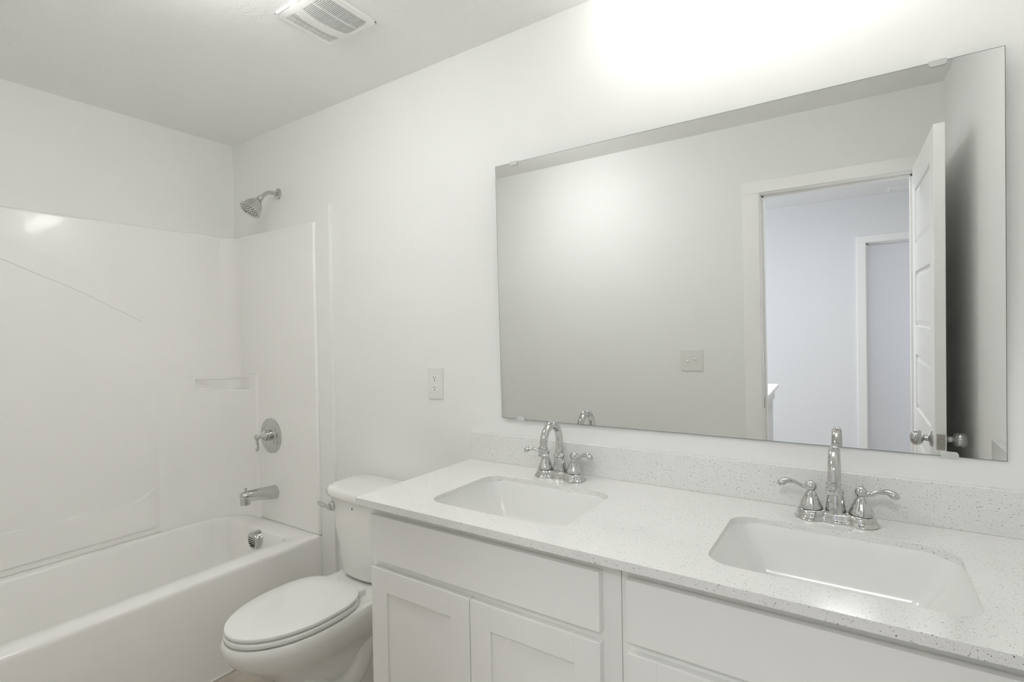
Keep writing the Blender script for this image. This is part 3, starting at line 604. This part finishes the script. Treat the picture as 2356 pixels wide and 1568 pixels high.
for i in range(N):
    y = lerp(ya, yb, (i + 0.5) / N); w2 = (yb - ya) / N * 0.27
    dslab(bm, lambda u, v, y=y, w2=w2: (lerp(bandR(y) - 0.002, gx1 - 0.017, u), y - w2 + 2 * w2 * v), 8, 1, 0.0015)
    dslab(bm, lambda u, v, y=y, w2=w2: (lerp(gx0 + 0.015, bandL(y) + 0.002, u), y - w2 + 2 * w2 * v), 5, 1, 0.0015)
obj('fan_slats', bm, TRIM, t, smooth=False)
# rounded outer rim
bm = bmesh.new(); loft(bm, [(rrect(gx0 - 0.004, gx1 + 0.004, gy0 - 0.004, gy1 + 0.004, 0.018), ZC - 0.0002), (rrect(gx0 - 0.004, gx1 + 0.004, gy0 - 0.004, gy1 + 0.004, 0.018), ZC - 0.003), (rrect(gx0, gx1, gy0, gy1, 0.016), ZC - 0.0075), (rrect(gx0 + 0.008, gx1 - 0.008, gy0 + 0.008, gy1 - 0.008, 0.012), ZC - 0.006)], cap0=False, cap1=False)
obj('fan_rim', bm, TRIM, t, smooth=True)

# ------------------------------------------------------------------ vanity light above the mirror, just out of the frame
vl = thing('vanity_light', (0.98, 0, 2.33), 'three lamp chrome vanity light above the mirror', 'light fixture')
obj('back_plate', bx(0.86, 1.10, -0.022, 0, 2.30, 2.375), CHROME, vl, bevel=0.006)
bm = bmesh.new(); tube(bm, [(0.98, -0.02, 2.345), (0.98, -0.08, 2.36), (0.98, -0.16, 2.372)], 0.008, 14); tube(bm, [(0.73, -0.16, 2.374), (1.225, -0.16, 2.374)], 0.007, 14, up=(0, 1, 0))
obj('lamp_arm', bm, CHROME, vl, smooth=True)
for x in (0.735, 0.98, 1.22):
    obj('lamp_cap', lt((x, -0.16, 2.378), (0, 0, -1), [(0.012, 0), (0.024, 0.004), (0.024, 0.012), (0.012, 0.013)], 28), CHROME, vl, smooth=True)
    obj('lamp_shade', lt((x, -0.16, 2.365), (0, 0, -1), [(0.030, 0), (0.040, 0.010), (0.045, 0.035), (0.045, 0.080), (0.040, 0.092), (0.0, 0.094)], 28), GLOW, vl, smooth=True)

obj('fill_pan', lt((1.15, -2.45, ZC), (0, 0, -1), [(0.16, 0), (0.165, 0.012), (0.155, 0.02), (0, 0.02)], 36), TRIM, hl, smooth=True)  # pan and glowing cover of the fill lamp added in the hall
obj('fill_diffuser', lt((1.15, -2.45, ZC - 0.02), (0, 0, -1), [(0.15, 0), (0.148, 0.02), (0.12, 0.04), (0.06, 0.05), (0, 0.052)], 36), mat('hall_fill_glow', (0.9, 0.9, 0.9), 0.3, emit=(0.97, 0.98, 1.0), es=4.0), hl, smooth=True)

wl = thing('fill_dome', (-0.18, -0.89, ZC), 'unseen white opal dome added on the ceiling as fill light', 'light fixture')  # dome added out of view to fill the room with light
obj('fill_canopy', lt((-0.18, -0.89, ZC), (0, 0, -1), [(0.070, 0), (0.070, 0.010), (0.058, 0.026), (0.0, 0.0262)], 40), TRIM, wl, smooth=True)
obj('fill_globe', lt((-0.18, -0.89, ZC - 0.026), (0, 0, -1), [(0.060, 0), (0.090, 0.004), (0.112, 0.016), (0.118, 0.032), (0.110, 0.048), (0.085, 0.060), (0.050, 0.068), (0, 0.071)], 40), mat('fill_globe_glow', (0.9, 0.9, 0.9), 0.3, emit=(1.0, 0.993, 0.98), es=FILL_GLOBE), wl, smooth=True)
